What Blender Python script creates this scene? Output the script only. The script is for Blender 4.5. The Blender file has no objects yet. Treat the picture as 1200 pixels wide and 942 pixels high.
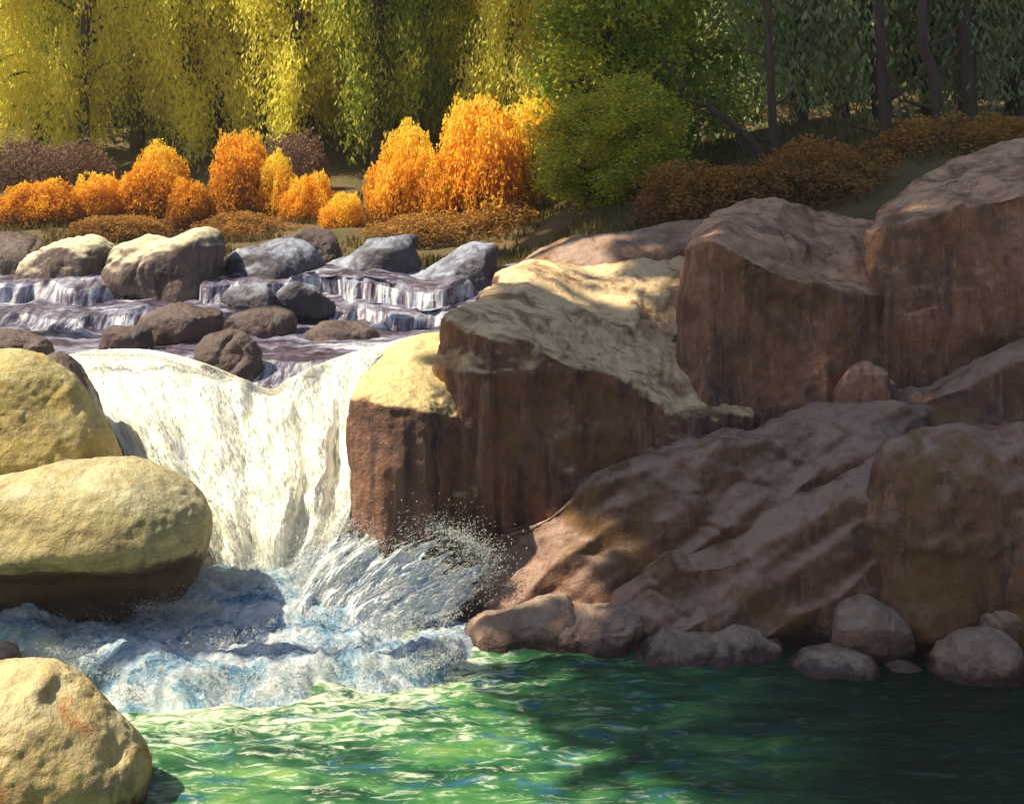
import bpy, math, random
import numpy as np
from mathutils import Vector

# ------------------------------------------------------------------ camera, world, sun, exposure
S = bpy.context.scene
COL = S.collection
F, HY, H = 1448.0, 150.0, 4.5            # focal length in photo pixels, horizon row, eye height
cd = bpy.data.cameras.new('camera'); cam = bpy.data.objects.new('camera', cd); COL.objects.link(cam)
cam.location = (0, 0, H); cam.rotation_euler = (math.radians(90), 0, 0)
cd.sensor_fit = 'HORIZONTAL'; cd.sensor_width = 36; cd.lens = 36*F/1200
cd.shift_y = -(471-HY)/1200; cd.clip_start = .1; cd.clip_end = 600
S.camera = cam
SUN_AZ, SUN_EL = math.radians(-97), math.radians(52)
SD = Vector((math.sin(SUN_AZ)*math.cos(SUN_EL), math.cos(SUN_AZ)*math.cos(SUN_EL), math.sin(SUN_EL)))
w = bpy.data.worlds.new('World'); S.world = w; w.use_nodes = True
nt = w.node_tree; bg = nt.nodes['Background']; sk = nt.nodes.new('ShaderNodeTexSky')
sk.sky_type = 'NISHITA'; sk.sun_disc = False; sk.sun_elevation = SUN_EL; sk.sun_rotation = SUN_AZ
nt.links.new(sk.outputs[0], bg.inputs[0]); bg.inputs[1].default_value = .075
sl = bpy.data.lights.new('sun', 'SUN'); sl.energy = 5.0; sl.angle = math.radians(.6); sl.color = (1, .87, .64)
so = bpy.data.objects.new('sun', sl); COL.objects.link(so)
so.rotation_euler = (-SD).to_track_quat('-Z', 'Y').to_euler()
S.view_settings.view_transform = 'Standard'; S.view_settings.look = 'None'
S.view_settings.gamma = 1; S.view_settings.exposure = .74
S.cycles.max_bounces = 8; S.cycles.diffuse_bounces = 6; S.cycles.transparent_max_bounces = 4

# ------------------------------------------------------------------ helpers
R = random.Random(7)
def at(px, py, Y): return ((px-600)*Y/F, Y, H-(py-HY)*Y/F)
def _h(ix, iy, iz, s):
    n = (ix*374761393 + iy*668265263 + iz*2147483647*3 + s*974634777) & 0xffffffff
    n = ((n ^ (n >> 13))*1274126177) & 0xffffffff
    n = ((n ^ (n >> 16))*2246822519) & 0xffffffff
    return ((n ^ (n >> 15)) & 0xffffff)/float(0xffffff)*2-1
def vn(P, s=0):
    P = np.asarray(P, float); I = np.floor(P).astype(np.int64); f = P-I; f = f*f*f*(f*(f*6-15)+10)
    o = 0
    for a in (0, 1):
        for b in (0, 1):
            for c in (0, 1):
                wgt = (f[:, 0] if a else 1-f[:, 0])*(f[:, 1] if b else 1-f[:, 1])*(f[:, 2] if c else 1-f[:, 2])
                o = o + wgt*_h(I[:, 0]+a, I[:, 1]+b, I[:, 2]+c, s)
    return o
def fbm(P, s=0, n=4, g=.5):
    P = np.asarray(P, float); o = 0; a = 1
    for k in range(n): o = o + a*vn(P*(2.03**k)+k*17.3, s+k); a *= g
    return o
def sst(a, b, x):
    t = np.clip((x-a)/(b-a), 0, 1); return t*t*(3-2*t)
def mesh(name, V, Fc, smooth=True):
    V = np.asarray(V, np.float32); me = bpy.data.meshes.new(name)
    if isinstance(Fc, np.ndarray):
        k = Fc.shape[1]
        me.vertices.add(len(V)); me.vertices.foreach_set('co', V.ravel())
        me.loops.add(Fc.size); me.loops.foreach_set('vertex_index', Fc.astype(np.int32).ravel())
        me.polygons.add(len(Fc)); me.polygons.foreach_set('loop_start', np.arange(0, Fc.size, k, dtype=np.int32))
        me.update(calc_edges=True); me.validate()
    else:
        me.from_pydata([tuple(map(float, v)) for v in V], [], Fc); me.update()
    if smooth: me.polygons.foreach_set('use_smooth', [True]*len(me.polygons))
    return me
def link(name, me, mat, parent=None, loc=None):
    o = bpy.data.objects.new(name, me); COL.objects.link(o)
    if mat and not me.materials: me.materials.append(mat)
    if parent: o.parent = parent
    if loc is not None: o.location = loc
    return o
def tag(o, label=None, cat=None, group=None, kind=None):
    if label: o['label'] = label
    if cat: o['category'] = cat
    if group: o['group'] = group
    if kind: o['kind'] = kind
    return o
def thing(name, loc, label, cat, group=None, rz=0):
    o = bpy.data.objects.new(name, None); COL.objects.link(o); o.empty_display_size = .2
    o.location = loc; o.rotation_euler = (0, 0, rz); return tag(o, label, cat, group)
def attr(me, name, vals):
    a = me.attributes.new(name, 'FLOAT', 'POINT'); a.data.foreach_set('value', np.asarray(vals, np.float32))
def grid_faces(nr, nc, wrap=False):
    i = np.arange(nr-1)[:, None]; j = np.arange(nc if wrap else nc-1)[None, :]; j2 = (j+1) % nc
    a = i*nc+j; b = i*nc+j2; c = (i+1)*nc+j2; d = (i+1)*nc+j
    return np.stack([a, b, c, d], -1).reshape(-1, 4)
def resample(pl, n):
    pl = np.asarray(pl, float); t = np.linspace(0, 1, len(pl)); u = np.linspace(0, 1, n)
    return np.stack([np.interp(u, t, pl[:, k]) for k in range(pl.shape[1])], 1)

# ------------------------------------------------------------------ materials
class NT:
    def __init__(s, name):
        s.m = bpy.data.materials.new(name); s.m.use_nodes = True; s.t = s.m.node_tree
        s.b = s.t.nodes['Principled BSDF']; s.out = s.t.nodes['Material Output']
    def n(s, ty, **k):
        x = s.t.nodes.new('ShaderNode'+ty)
        for a, v in k.items(): setattr(x, a, v)
        return x
    def l(s, a, b): s.t.links.new(a, b)
    def coord(s, scale=(1, 1, 1), src='Object', rot=(0, 0, 0)):
        tc = s.n('TexCoord'); mp = s.n('Mapping'); mp.inputs['Scale'].default_value = scale; mp.inputs['Rotation'].default_value = rot
        s.l(tc.outputs[src], mp.inputs[0]); return mp.outputs[0]
    def noise(s, co, sc, det=5, rough=.6, dist=0):
        x = s.n('TexNoise'); x.inputs['Scale'].default_value = sc; x.inputs['Detail'].default_value = det
        x.inputs['Roughness'].default_value = rough; x.inputs['Distortion'].default_value = dist
        s.l(co, x.inputs['Vector']); return x.outputs['Fac']
    def ramp(s, f, stops, interp='LINEAR'):
        x = s.n('ValToRGB'); e = x.color_ramp.elements; x.color_ramp.interpolation = interp
        while len(e) < len(stops): e.new(.5)
        for q, (p, c) in zip(e, stops):
            q.position = p; q.color = (*c, 1) if len(c) == 3 else c
        s.l(f, x.inputs[0]); return x.outputs[0]
    def rng(s, f, a, b, c=0, d=1):
        x = s.n('MapRange'); s.l(f, x.inputs[0])
        for k, v in zip((1, 2, 3, 4), (a, b, c, d)): x.inputs[k].default_value = v
        return x.outputs[0]
    def mix(s, f, a, b, mode='MIX'):
        x = s.n('Mix', data_type='RGBA', blend_type=mode)
        for v, i in ((f, 0), (a, 6), (b, 7)):
            if hasattr(v, 'is_output'): s.l(v, x.inputs[i])
            else: x.inputs[i].default_value = v if i == 0 else ((*v, 1) if len(v) == 3 else v)
        return x.outputs[2]
    def math(s, op, a, b=0.):
        x = s.n('Math', operation=op)
        for v, i in ((a, 0), (b, 1)):
            if hasattr(v, 'is_output'): s.l(v, x.inputs[i])
            else: x.inputs[i].default_value = v
        return x.outputs[0]
    def at(s, name): x = s.n('Attribute'); x.attribute_name = name; return x.outputs['Fac']
    def bump(s, h, st, d=.02, prev=None):
        x = s.n('Bump'); x.inputs['Strength'].default_value = st; x.inputs['Distance'].default_value = d; s.l(h, x.inputs['Height'])
        if prev: s.l(prev, x.inputs['Normal'])
        return x.outputs[0]

def rock_mat(name, A, B, pale=None, lichen=None, streak=None, wet=None, rough=.75, stk=(3, 3, .35), pth=(.5, .64), lth=(.54, .64)):
    """A/B mottled stone, tops painted pale as if sunlit, lichen patches, dark mineral streaks, wet below a height"""
    t = NT(name); co = t.coord()
    big = t.noise(co, 1.3, 4, .6, .6); mid = t.noise(co, 6, 6, .7); fine = t.noise(co, 45, 4, .75)
    c = t.mix(t.rng(big, .36, .64), A, B)
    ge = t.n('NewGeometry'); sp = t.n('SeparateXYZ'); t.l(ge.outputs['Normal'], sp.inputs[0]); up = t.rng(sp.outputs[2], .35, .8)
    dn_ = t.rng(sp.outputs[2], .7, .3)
    c = t.mix(t.rng(mid, .38, .7, 0, .6), c, tuple(min(1, x*1.7) for x in A))
    c = t.mix(t.rng(fine, .45, .75, 0, .45), c, tuple(x*.45 for x in B))
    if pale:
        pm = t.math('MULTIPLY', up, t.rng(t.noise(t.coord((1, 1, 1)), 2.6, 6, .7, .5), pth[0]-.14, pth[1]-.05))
        c = t.mix(pm, c, pale)  # upward faces lightened to imitate sun on the tops
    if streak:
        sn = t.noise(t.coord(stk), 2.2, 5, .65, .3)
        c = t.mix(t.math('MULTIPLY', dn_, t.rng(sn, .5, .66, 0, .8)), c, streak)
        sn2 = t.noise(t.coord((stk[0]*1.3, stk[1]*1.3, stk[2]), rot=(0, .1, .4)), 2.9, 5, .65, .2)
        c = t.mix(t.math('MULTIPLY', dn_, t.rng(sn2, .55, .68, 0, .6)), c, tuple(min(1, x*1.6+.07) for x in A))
    if lichen:
        ln = t.noise(t.coord((1, 1, .7)), 1.7, 6, .62, .8)
        c = t.mix(t.rng(ln, lth[0], lth[1], 0, .85), c, lichen)
    vo = t.n('TexVoronoi'); vo.feature = 'DISTANCE_TO_EDGE'; vo.inputs['Scale'].default_value = .9
    dm = t.n('VectorMath', operation='ADD'); nz = t.n('TexNoise'); nz.inputs['Scale'].default_value = 2.2; nz.inputs['Detail'].default_value = 5
    t.l(co, nz.inputs['Vector']); t.l(co, dm.inputs[0]); t.l(nz.outputs['Color'], dm.inputs[1]); t.l(dm.outputs[0], vo.inputs['Vector'])
    cr = t.rng(vo.outputs['Distance'], 0, .012)
    c = t.mix(t.math('MULTIPLY', t.math('MULTIPLY', t.math('SUBTRACT', 1., cr), t.rng(big, .45, .6)), .35), c, (.03, .02, .018))
    rg = rough
    if wet is not None:
        g2 = t.n('NewGeometry'); s2 = t.n('SeparateXYZ'); t.l(g2.outputs['Position'], s2.inputs[0])
        hz = t.math('ADD', s2.outputs[2], t.rng(mid, .3, .7, -.08, .08))
        wf = t.rng(hz, wet-.05, wet+.05, 1, 0)
        c = t.mix(wf, c, t.mix(1., c, (.28, .20, .26), 'MULTIPLY')); t.l(t.rng(wf, 0, 1, rough, .3), t.b.inputs['Roughness'])
    else: t.b.inputs['Roughness'].default_value = rough
    t.l(c, t.b.inputs['Base Color'])
    vc = t.n('TexVoronoi'); vc.inputs['Scale'].default_value = 5; vm = t.n('VectorMath', operation='MULTIPLY'); vm.inputs[1].default_value = (1, 1, .6); t.l(dm.outputs[0], vm.inputs[0]); t.l(vm.outputs[0], vc.inputs['Vector'])
    nb = t.bump(vc.outputs['Distance'], .35, .07); nb = t.bump(mid, .8, .06, nb); nb = t.bump(fine, .8, .02, nb); nb = t.bump(cr, .25, .02, nb)
    t.l(nb, t.b.inputs['Normal']); return t.m

def leaf_mat(name, stops, trans=.45, sc=1.1, rough=.6, var=.25):
    t = NT(name); rnd = t.at('rnd')
    n = t.noise(t.coord(), sc, 3, .6)
    oi = t.n('ObjectInfo')
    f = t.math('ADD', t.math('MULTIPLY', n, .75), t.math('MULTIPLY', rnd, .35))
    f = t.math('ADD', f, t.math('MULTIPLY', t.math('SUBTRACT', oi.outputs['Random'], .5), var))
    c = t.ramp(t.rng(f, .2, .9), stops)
    d = t.n('BsdfDiffuse'); tr = t.n('BsdfTranslucent'); mx = t.n('MixShader'); mx.inputs[0].default_value = trans
    t.l(c, d.inputs[0]); t.l(c, tr.inputs[0]); t.l(d.outputs[0], mx.inputs[1]); t.l(tr.outputs[0], mx.inputs[2])
    t.l(mx.outputs[0], t.out.inputs[0]); return t.m

def bark_mat(name, a, b):
    t = NT(name); n = t.noise(t.coord((6, 6, 1)), 3, 6, .7)
    t.l(t.ramp(n, [(.3, a), (.7, b)]), t.b.inputs['Base Color']); t.b.inputs['Roughness'].default_value = .9
    t.l(t.bump(n, .9, .03), t.b.inputs['Normal']); return t.m

M = {}
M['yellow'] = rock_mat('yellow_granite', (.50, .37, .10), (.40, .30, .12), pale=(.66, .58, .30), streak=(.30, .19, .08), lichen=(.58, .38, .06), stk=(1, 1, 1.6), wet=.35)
M['tan'] = rock_mat('tan_granite', (.46, .37, .15), (.34, .28, .13), pale=(.62, .58, .36), streak=(.17, .12, .08), stk=(.8, .8, 2.4), wet=.82)  # high wet line also paints the undercut's shade into the base
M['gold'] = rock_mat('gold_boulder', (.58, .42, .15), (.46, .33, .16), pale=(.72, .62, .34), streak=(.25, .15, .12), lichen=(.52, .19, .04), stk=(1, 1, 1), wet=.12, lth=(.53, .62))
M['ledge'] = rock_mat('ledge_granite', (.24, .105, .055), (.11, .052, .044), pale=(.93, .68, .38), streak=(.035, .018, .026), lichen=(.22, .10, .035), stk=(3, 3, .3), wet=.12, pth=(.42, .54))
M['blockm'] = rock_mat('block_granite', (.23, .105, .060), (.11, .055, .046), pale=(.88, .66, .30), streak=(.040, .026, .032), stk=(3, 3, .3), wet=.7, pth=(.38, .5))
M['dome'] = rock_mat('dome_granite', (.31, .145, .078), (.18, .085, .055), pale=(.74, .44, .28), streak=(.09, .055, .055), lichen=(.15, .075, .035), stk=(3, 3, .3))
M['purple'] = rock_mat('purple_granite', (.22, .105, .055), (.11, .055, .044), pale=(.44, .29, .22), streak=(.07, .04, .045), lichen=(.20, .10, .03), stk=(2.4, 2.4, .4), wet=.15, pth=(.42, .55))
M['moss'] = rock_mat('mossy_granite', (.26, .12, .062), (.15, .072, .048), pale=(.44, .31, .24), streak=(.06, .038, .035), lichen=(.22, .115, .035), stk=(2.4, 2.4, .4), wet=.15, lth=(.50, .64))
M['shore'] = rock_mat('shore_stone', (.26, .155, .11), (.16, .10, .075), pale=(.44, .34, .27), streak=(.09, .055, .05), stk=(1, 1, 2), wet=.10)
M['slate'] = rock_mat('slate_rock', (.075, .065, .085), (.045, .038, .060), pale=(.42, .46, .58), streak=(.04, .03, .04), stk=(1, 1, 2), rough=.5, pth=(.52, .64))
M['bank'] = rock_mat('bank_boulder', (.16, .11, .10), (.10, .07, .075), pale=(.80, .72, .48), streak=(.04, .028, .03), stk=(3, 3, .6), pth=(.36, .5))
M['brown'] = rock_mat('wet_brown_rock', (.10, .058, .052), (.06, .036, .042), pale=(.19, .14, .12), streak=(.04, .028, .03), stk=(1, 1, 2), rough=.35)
YG = [(0, (.24, .32, .07)), (.2, (.60, .62, .10)), (.42, (.95, .88, .14)), (1, (.98, .92, .24))]
M['lf_yellow'] = leaf_mat('yellow_green_leaves', YG, .5, 1.0, var=.62)
M['lf_green'] = leaf_mat('mid_green_leaves', [(0, (.10, .18, .04)), (.4, (.28, .38, .06)), (.7, (.66, .62, .08)), (1, (.85, .68, .10))], .45, 1.2)
M['lf_dark'] = leaf_mat('dark_leaves', [(0, (.06, .12, .07)), (.5, (.14, .20, .08)), (1, (.28, .32, .08))], .3, .9)
M['lf_teal'] = leaf_mat('shaded_needles', [(0, (.22, .34, .24)), (.5, (.46, .54, .27)), (1, (.72, .62, .22))], .45, .8)
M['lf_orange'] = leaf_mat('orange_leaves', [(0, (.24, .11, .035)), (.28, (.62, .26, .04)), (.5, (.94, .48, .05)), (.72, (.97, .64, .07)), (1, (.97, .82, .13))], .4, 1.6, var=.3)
M['lf_brown'] = leaf_mat('russet_leaves', [(0, (.20, .10, .05)), (.5, (.36, .19, .06)), (1, (.50, .28, .07))], .3, 1.4)
M['lf_mauve'] = leaf_mat('bare_mauve_twigs', [(0, (.16, .10, .08)), (.5, (.25, .15, .12)), (1, (.32, .20, .14))], .2, 1.4)
M['bark'] = bark_mat('dark_bark', (.05, .032, .026), (.13, .085, .065))
M['twig'] = bark_mat('russet_twigs', (.14, .06, .03), (.30, .14, .06))

# ------------------------------------------------------------------ terrain
def terrain_h(x, y):
    P = np.stack([x*.35, y*.35, np.zeros_like(x)], 1)
    n = fbm(P, 3, 4)
    up = 2.2 + .20*sst(16.6, 18.2, y) + .55*sst(18, 30, y) + .26*np.clip(y-29, 0, 80)
    up = up + .12*sst(17, 19, y)*n
    rb = sst(-.6, 1.2, x - (y-14)*.02)
    up = up + rb*(.35+.27*np.clip(x-.5, 0, 5.5))*sst(13.6, 16.5, y)*(1-.5*sst(24, 36, y))
    lb = sst(7.6, 9.2, -x); up = up + lb*.5*(1-sst(18, 24, y))
    ch = (1-rb)*(1-lb)*(1-sst(17.1, 17.9, y)); up = up - ch*.45
    step = sst(12.3, 13.6, y + .0*x)
    low = -.7 + 2.2*sst(5.2, 9, -x) + 3.0*sst(5.6, 9.5, x) + 2.6*sst(4.5, 0, y)
    return low*(1-step) + up*step + .10*n*(1-ch)
xs = np.unique(np.concatenate([np.linspace(-150, -20, 40), np.linspace(-20, 20, 260), np.linspace(20, 150, 40)]))
ys = np.unique(np.concatenate([np.linspace(-60, 5, 30), np.linspace(5, 40, 260), np.linspace(40, 240, 60)]))
X, Y = np.meshgrid(xs, ys); Z = terrain_h(X.ravel(), Y.ravel())
t = NT('ground'); co = t.coord()
g1 = t.noise(co, .6, 6, .65); g2 = t.noise(t.coord((1, 3, 1)), 5, 6, .7)
c = t.ramp(g1, [(.3, (.10, .105, .035)), (.45, (.16, .12, .045)), (.6, (.19, .11, .045)), (.75, (.12, .075, .045))])
c = t.mix(t.rng(g2, .4, .7, 0, .6), c, (.07, .05, .03)); t.l(c, t.b.inputs['Base Color']); t.b.inputs['Roughness'].default_value = .95
t.l(t.bump(g2, 1, .06), t.b.inputs['Normal']); M['ground'] = t.m
tag(link('ground', mesh('ground', np.stack([X.ravel(), Y.ravel(), Z], 1), grid_faces(len(ys), len(xs))), M['ground']), kind='structure')
def gz(x, y): return float(terrain_h(np.array([float(x)]), np.array([float(y)]))[0])

# pale air
hv = [(a_, b_, c_) for c_ in (-2.5, 52) for b_ in (-70, 245) for a_ in (-155, 155)]
me = mesh('haze', hv, [(0, 2, 3, 1), (4, 5, 7, 6), (0, 1, 5, 4), (2, 6, 7, 3), (0, 4, 6, 2), (1, 3, 7, 5)], smooth=False)
hm = bpy.data.materials.new('haze'); hm.use_nodes = True; hn = hm.node_tree; hn.nodes.remove(hn.nodes['Principled BSDF'])
pv = hn.nodes.new('ShaderNodeVolumePrincipled'); pv.inputs['Color'].default_value = (.95, .93, .86, 1); pv.inputs['Density'].default_value = .0009; pv.inputs['Anisotropy'].default_value = .2
hn.links.new(pv.outputs[0], hn.nodes['Material Output'].inputs['Volume'])
tag(link('haze', me, hm), kind='stuff')

# ------------------------------------------------------------------ rocks
def finish(V, Fc, name, mat, label, cat, group=None, vox=.03, smooth=6, amp=.05, vamp=0., seed=1, grooves=(), fr=1.6, facet=.04, crease=.035, diag=0.):
    """closed polyhedron -> even remesh -> relief of the stone"""
    me = bpy.data.meshes.new('tmp'); me.from_pydata([tuple(map(float, v)) for v in V], [], Fc); me.update()
    o = bpy.data.objects.new('tmp', me); COL.objects.link(o)
    m = o.modifiers.new('r', 'REMESH'); m.mode = 'VOXEL'; m.voxel_size = vox
    if smooth: m = o.modifiers.new('s', 'SMOOTH'); m.factor = .5; m.iterations = smooth
    dg = bpy.context.evaluated_depsgraph_get(); me2 = bpy.data.meshes.new_from_object(o.evaluated_get(dg))
    bpy.data.objects.remove(o); bpy.data.meshes.remove(me)
    n = len(me2.vertices); P = np.empty(n*3, np.float32); me2.vertices.foreach_get('co', P); P = P.reshape(-1, 3).astype(float)
    N = np.empty(n*3, np.float32); me2.vertices.foreach_get('normal', N); N = N.reshape(-1, 3).astype(float)
    D = amp*fbm(P*fr, seed, 5, .5)
    # fractured planes: ridged noise gives angular breaks
    D += facet*(np.abs(vn(P*np.array([1.1, 1.1, 1.6])+9, seed+5))*-2+.6)
    if vamp:
        side = 1-np.clip(np.abs(N[:, 2])*1.2, 0, 1)
        q = P*np.array([3.0, 3.0, .35]); q[:, 0] += .25*vn(P*1.5, seed+2)
        D += vamp*side*(fbm(q, seed+20, 3, .5))
    if diag:
        al = P[:, 0]*.86+P[:, 2]*.5; pe = -P[:, 0]*.5+P[:, 2]*.86+.12*vn(P*1.3, seed+30)
        D += diag*(1-2*np.abs(fbm(np.stack([al*.45, pe*2.3, P[:, 1]*.5], 1), seed+31, 3, .5)))
    D += .006*vn(P*16, seed+9)+.004*vn(P*34, seed+10)
    for sc_, ww_ in ((1.25, .05), (2.3, .06)):
        D -= crease*np.exp(-(vn(P*np.array([sc_, sc_, sc_*.55])+.25*fbm(P*1.8, seed+13, 2)[:, None], seed+12)/ww_)**2)*sst(-.3, .4, vn(P*.9, seed+14))*(1 if sc_ < 2 else .6)
    P = P + N*D[:, None]
    for (gp, gw, gd) in grooves:      # a groove runs along a 3-D polyline
        g = resample(gp, 60); d = np.min(np.linalg.norm((P[:, None, :]-g[None])*[1, .15, 1], axis=2), 1)*1.0+np.where(N[:, 1] > .1, 9, 0)
        P = P - N*(gd*np.exp(-(d/gw)**2))[:, None]
    c = np.array([P[:, 0].mean(), P[:, 1].mean(), P[:, 2].min()]); P -= c
    me2.vertices.foreach_set('co', P.astype(np.float32).ravel()); me2.update()
    me2.polygons.foreach_set('use_smooth', [True]*len(me2.polygons)); me2.name = name
    me2.materials.clear()
    o = link(name, me2, M[mat]); o.location = c
    return tag(o, label, cat, group)

def loft(rows, ncol=24, **k):
    """rows of (px, py, Y) polylines ordered back-bottom, back-top, front edge ... front-bottom"""
    rr = [np.array([at(*p) for p in resample(r, ncol)]) for r in rows]
    V = np.concatenate(rr); nr = len(rr); Fc = []
    for i in range(nr):
        i2 = (i+1) % nr
        for j in range(ncol-1):
            Fc.append((i*ncol+j, i*ncol+j+1, i2*ncol+j+1, i2*ncol+j))
    Fc.append([i*ncol for i in range(nr)][::1]); Fc.append([i*ncol+ncol-1 for i in range(nr)][::-1])
    return finish(V, Fc, **k)

def pillow(outline, Y, depth, cen=None, bulge=.5, rings=9, lean=0., under=None, **k):
    """closed boulder whose outline passes through the given points at distance Y, swelling towards and away from us"""
    ol = np.array(outline, float); n = len(ol)
    # smooth closed outline (Catmull-Rom)
    pts = []
    for i in range(n):
        p0, p1, p2, p3 = ol[i-1], ol[i], ol[(i+1) % n], ol[(i+2) % n]
        for u in np.linspace(0, 1, 6, endpoint=False):
            pts.append(.5*((2*p1)+(p2-p0)*u+(2*p0-5*p1+4*p2-p3)*u*u+(3*p1-p0-3*p2+p3)*u**3))
    pts = np.array(pts); m = len(pts); cen = np.array(cen) if cen else pts.mean(0)
    V = []; 
    ss = [math.cos(a) for a in np.linspace(0, math.pi/2, rings)][:-1]
    for side in (-1, 1):
        for q, s in enumerate(ss):
            if side == 1 and q == 0: continue
            for p in pts:
                pp = cen+(p-cen)*s
                dy = side*depth*(1-s**2)**bulge*(1 if side < 0 else .8)
                x, y, z = at(pp[0], pp[1], Y)
                if under and side < 0: dy = dy*(1-.8*float(sst(under, under+35, np.array(pp[1]))))
                V.append((x, y+dy+lean*(z-at(0, cen[1], Y)[2]), z))
        V.append((*at(cen[0], cen[1], Y)[:1], Y+side*depth, at(cen[0], cen[1], Y)[2]))
    R1 = len(ss); Fc = []
    for q in range(R1-1):
        for j in range(m): Fc.append((q*m+j, q*m+(j+1) % m, (q+1)*m+(j+1) % m, (q+1)*m+j))
    ca = R1*m
    for j in range(m): Fc.append(((R1-1)*m+j, (R1-1)*m+(j+1) % m, ca))
    b0 = ca+1
    def bi(q, j): return (j % m) if q == 0 else b0+(q-1)*m+(j % m)
    for q in range(R1-1):
        for j in range(m): Fc.append((bi(q, j+1), bi(q, j), bi(q+1, j), bi(q+1, j+1)))
    cb = b0+(R1-1)*m
    for j in range(m): Fc.append((bi(R1-1, j+1), bi(R1-1, j), cb))
    return finish(V, Fc, **k)

LG = 'rock ledges of the right bank'
# the ledge beside the fall, its lower block, and everything stepping up to the right
loft([[(430, 760, 13.0), (560, 760, 13.0)], [(452, 408, 13.1), (492, 392, 13.2), (560, 384, 13.2)], [(424, 440, 12.0), (480, 430, 12.0), (560, 440, 12.1)],
      [(412, 462, 11.5), (450, 464, 11.38), (497, 474, 11.42), (540, 480, 11.8)], [(410, 470, 11.45), (450, 474, 11.3), (499, 484, 11.35), (540, 490, 11.75)],
      [(405, 520, 11.45), (450, 530, 11.25), (500, 540, 11.3), (540, 540, 11.75)],
      [(412, 600, 11.45), (450, 600, 11.2), (505, 610, 11.3), (540, 610, 11.75)], [(412, 740, 11.3), (450, 740, 11.1), (510, 740, 11.2), (540, 740, 11.7)]],
     name='rock_block', mat='blockm', vox=.022, crease=.012, smooth=4, amp=.03, vamp=.03, seed=11, facet=.03,
     label='small dark square block with a sunlit cream top, right against the waterfall', cat='rock', group=LG)
loft([[(560, 760, 15.0), (880, 760, 15.0)], [(598, 316, 14.6), (620, 306, 14.8), (690, 318, 15.0), (760, 300, 15.2), (880, 300, 15.2)],
      [(566, 346, 13.2), (612, 344, 13.2), (690, 362, 13.4), (760, 380, 13.6), (880, 400, 13.8)],
      [(527, 372, 12.1), (560, 382, 11.95), (615, 396, 11.95), (650, 408, 12.05), (720, 446, 12.2), (800, 480, 12.5), (880, 490, 12.8)],
      [(523, 380, 12.1), (556, 391, 11.85), (612, 406, 11.92), (650, 420, 11.95), (720, 458, 12.15), (800, 490, 12.4), (880, 500, 12.8)],
      [(497, 520, 11.9), (540, 520, 11.65), (580, 520, 11.85), (640, 520, 11.86), (700, 530, 12.05), (800, 540, 12.2), (880, 560, 12.6)],
      [(500, 640, 11.8), (540, 640, 11.55), (590, 640, 11.8), (640, 640, 11.84), (700, 640, 11.9), (800, 640, 12.0), (880, 640, 12.4)],
      [(500, 760, 11.8), (640, 760, 11.5), (880, 760, 12)]],
     ncol=40, name='rock_ledge', mat='ledge', vox=.025, smooth=2, crease=.014, amp=.045, vamp=.085, seed=21, facet=.06,
     label='broad ledge with dark fluted face and a bright sunlit left tip', cat='rock ledge', group=LG)
loft([[(800, 620, 16), (1060, 620, 16)], [(830, 250, 15.0), (872, 233, 15.0), (905, 231, 15.2), (960, 246, 15.2), (1060, 262, 15.2)],
      [(812, 276, 13.6), (850, 268, 13.6), (910, 290, 13.6), (960, 318, 13.6), (1060, 330, 13.9)],
      [(800, 296, 13.3), (835, 284, 12.95), (880, 306, 12.9), (925, 326, 13.0), (970, 336, 13.1), (1060, 350, 13.6)],
      [(795, 340, 13.3), (830, 320, 12.95), (880, 345, 13.1), (925, 360, 13.15), (970, 380, 13.1), (1060, 380, 13.6)],
      [(788, 480, 13.0), (830, 470, 12.7), (880, 480, 12.85), (925, 480, 12.9), (970, 480, 12.8), (1060, 480, 13.4)],
      [(788, 620, 12.9), (880, 620, 12.6), (1060, 620, 12.6)]],
     ncol=36, name='boulder', mat='dome', vox=.03, smooth=3, amp=.045, vamp=.07, seed=31, facet=.05,
     label='peaked reddish boulder with an overhanging pinkish cap, behind the broad sunlit ledge', cat='boulder', group=LG)
loft([[(1010, 620, 17), (1330, 620, 17)], [(1040, 232, 15.6), (1075, 200, 15.6), (1120, 180, 15.6), (1200, 166, 15.6), (1330, 150, 15.6)],
      [(1026, 250, 14.3), (1080, 226, 14.2), (1130, 206, 14.2), (1200, 196, 14.2), (1330, 180, 14.2)],
      [(1014, 268, 13.9), (1060, 262, 13.5), (1120, 244, 13.4), (1200, 220, 13.4), (1330, 220, 13.4)],
      [(1010, 320, 13.7), (1060, 320, 13.3), (1120, 320, 13.3), (1200, 320, 13.15), (1330, 320, 13.1)],
      [(1010, 620, 13.2), (1120, 620, 12.8), (1200, 620, 12.9), (1330, 620, 12.8)]],
     ncol=30, name='boulder', mat='dome', vox=.03, smooth=4, amp=.05, vamp=.07, seed=41, facet=.06,
     label='tallest right-hand boulder with a pale ribbed crown, cut by the right frame edge', cat='boulder', group=LG)
loft([[(1000, 700, 13.6), (1330, 700, 13.6)], [(1045, 470, 13.1), (1100, 440, 13.1), (1150, 420, 13.0), (1200, 395, 12.9), (1330, 350, 12.9)],
      [(1045, 484, 12.6), (1100, 462, 12.4), (1150, 446, 12.3), (1200, 424, 12.2), (1330, 390, 12.2)],
      [(1030, 560, 12.4), (1100, 560, 12.0), (1200, 560, 11.9), (1330, 560, 11.9)], [(1000, 700, 12.4), (1330, 700, 11.8)]],
     name='rock_slab', mat='purple', vox=.03, smooth=4, amp=.05, vamp=.03, seed=51, facet=.05,
     label='slanting brown slab wedged between the tallest boulder and the rounded mossy one below it', cat='rock slab', group=LG)
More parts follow.
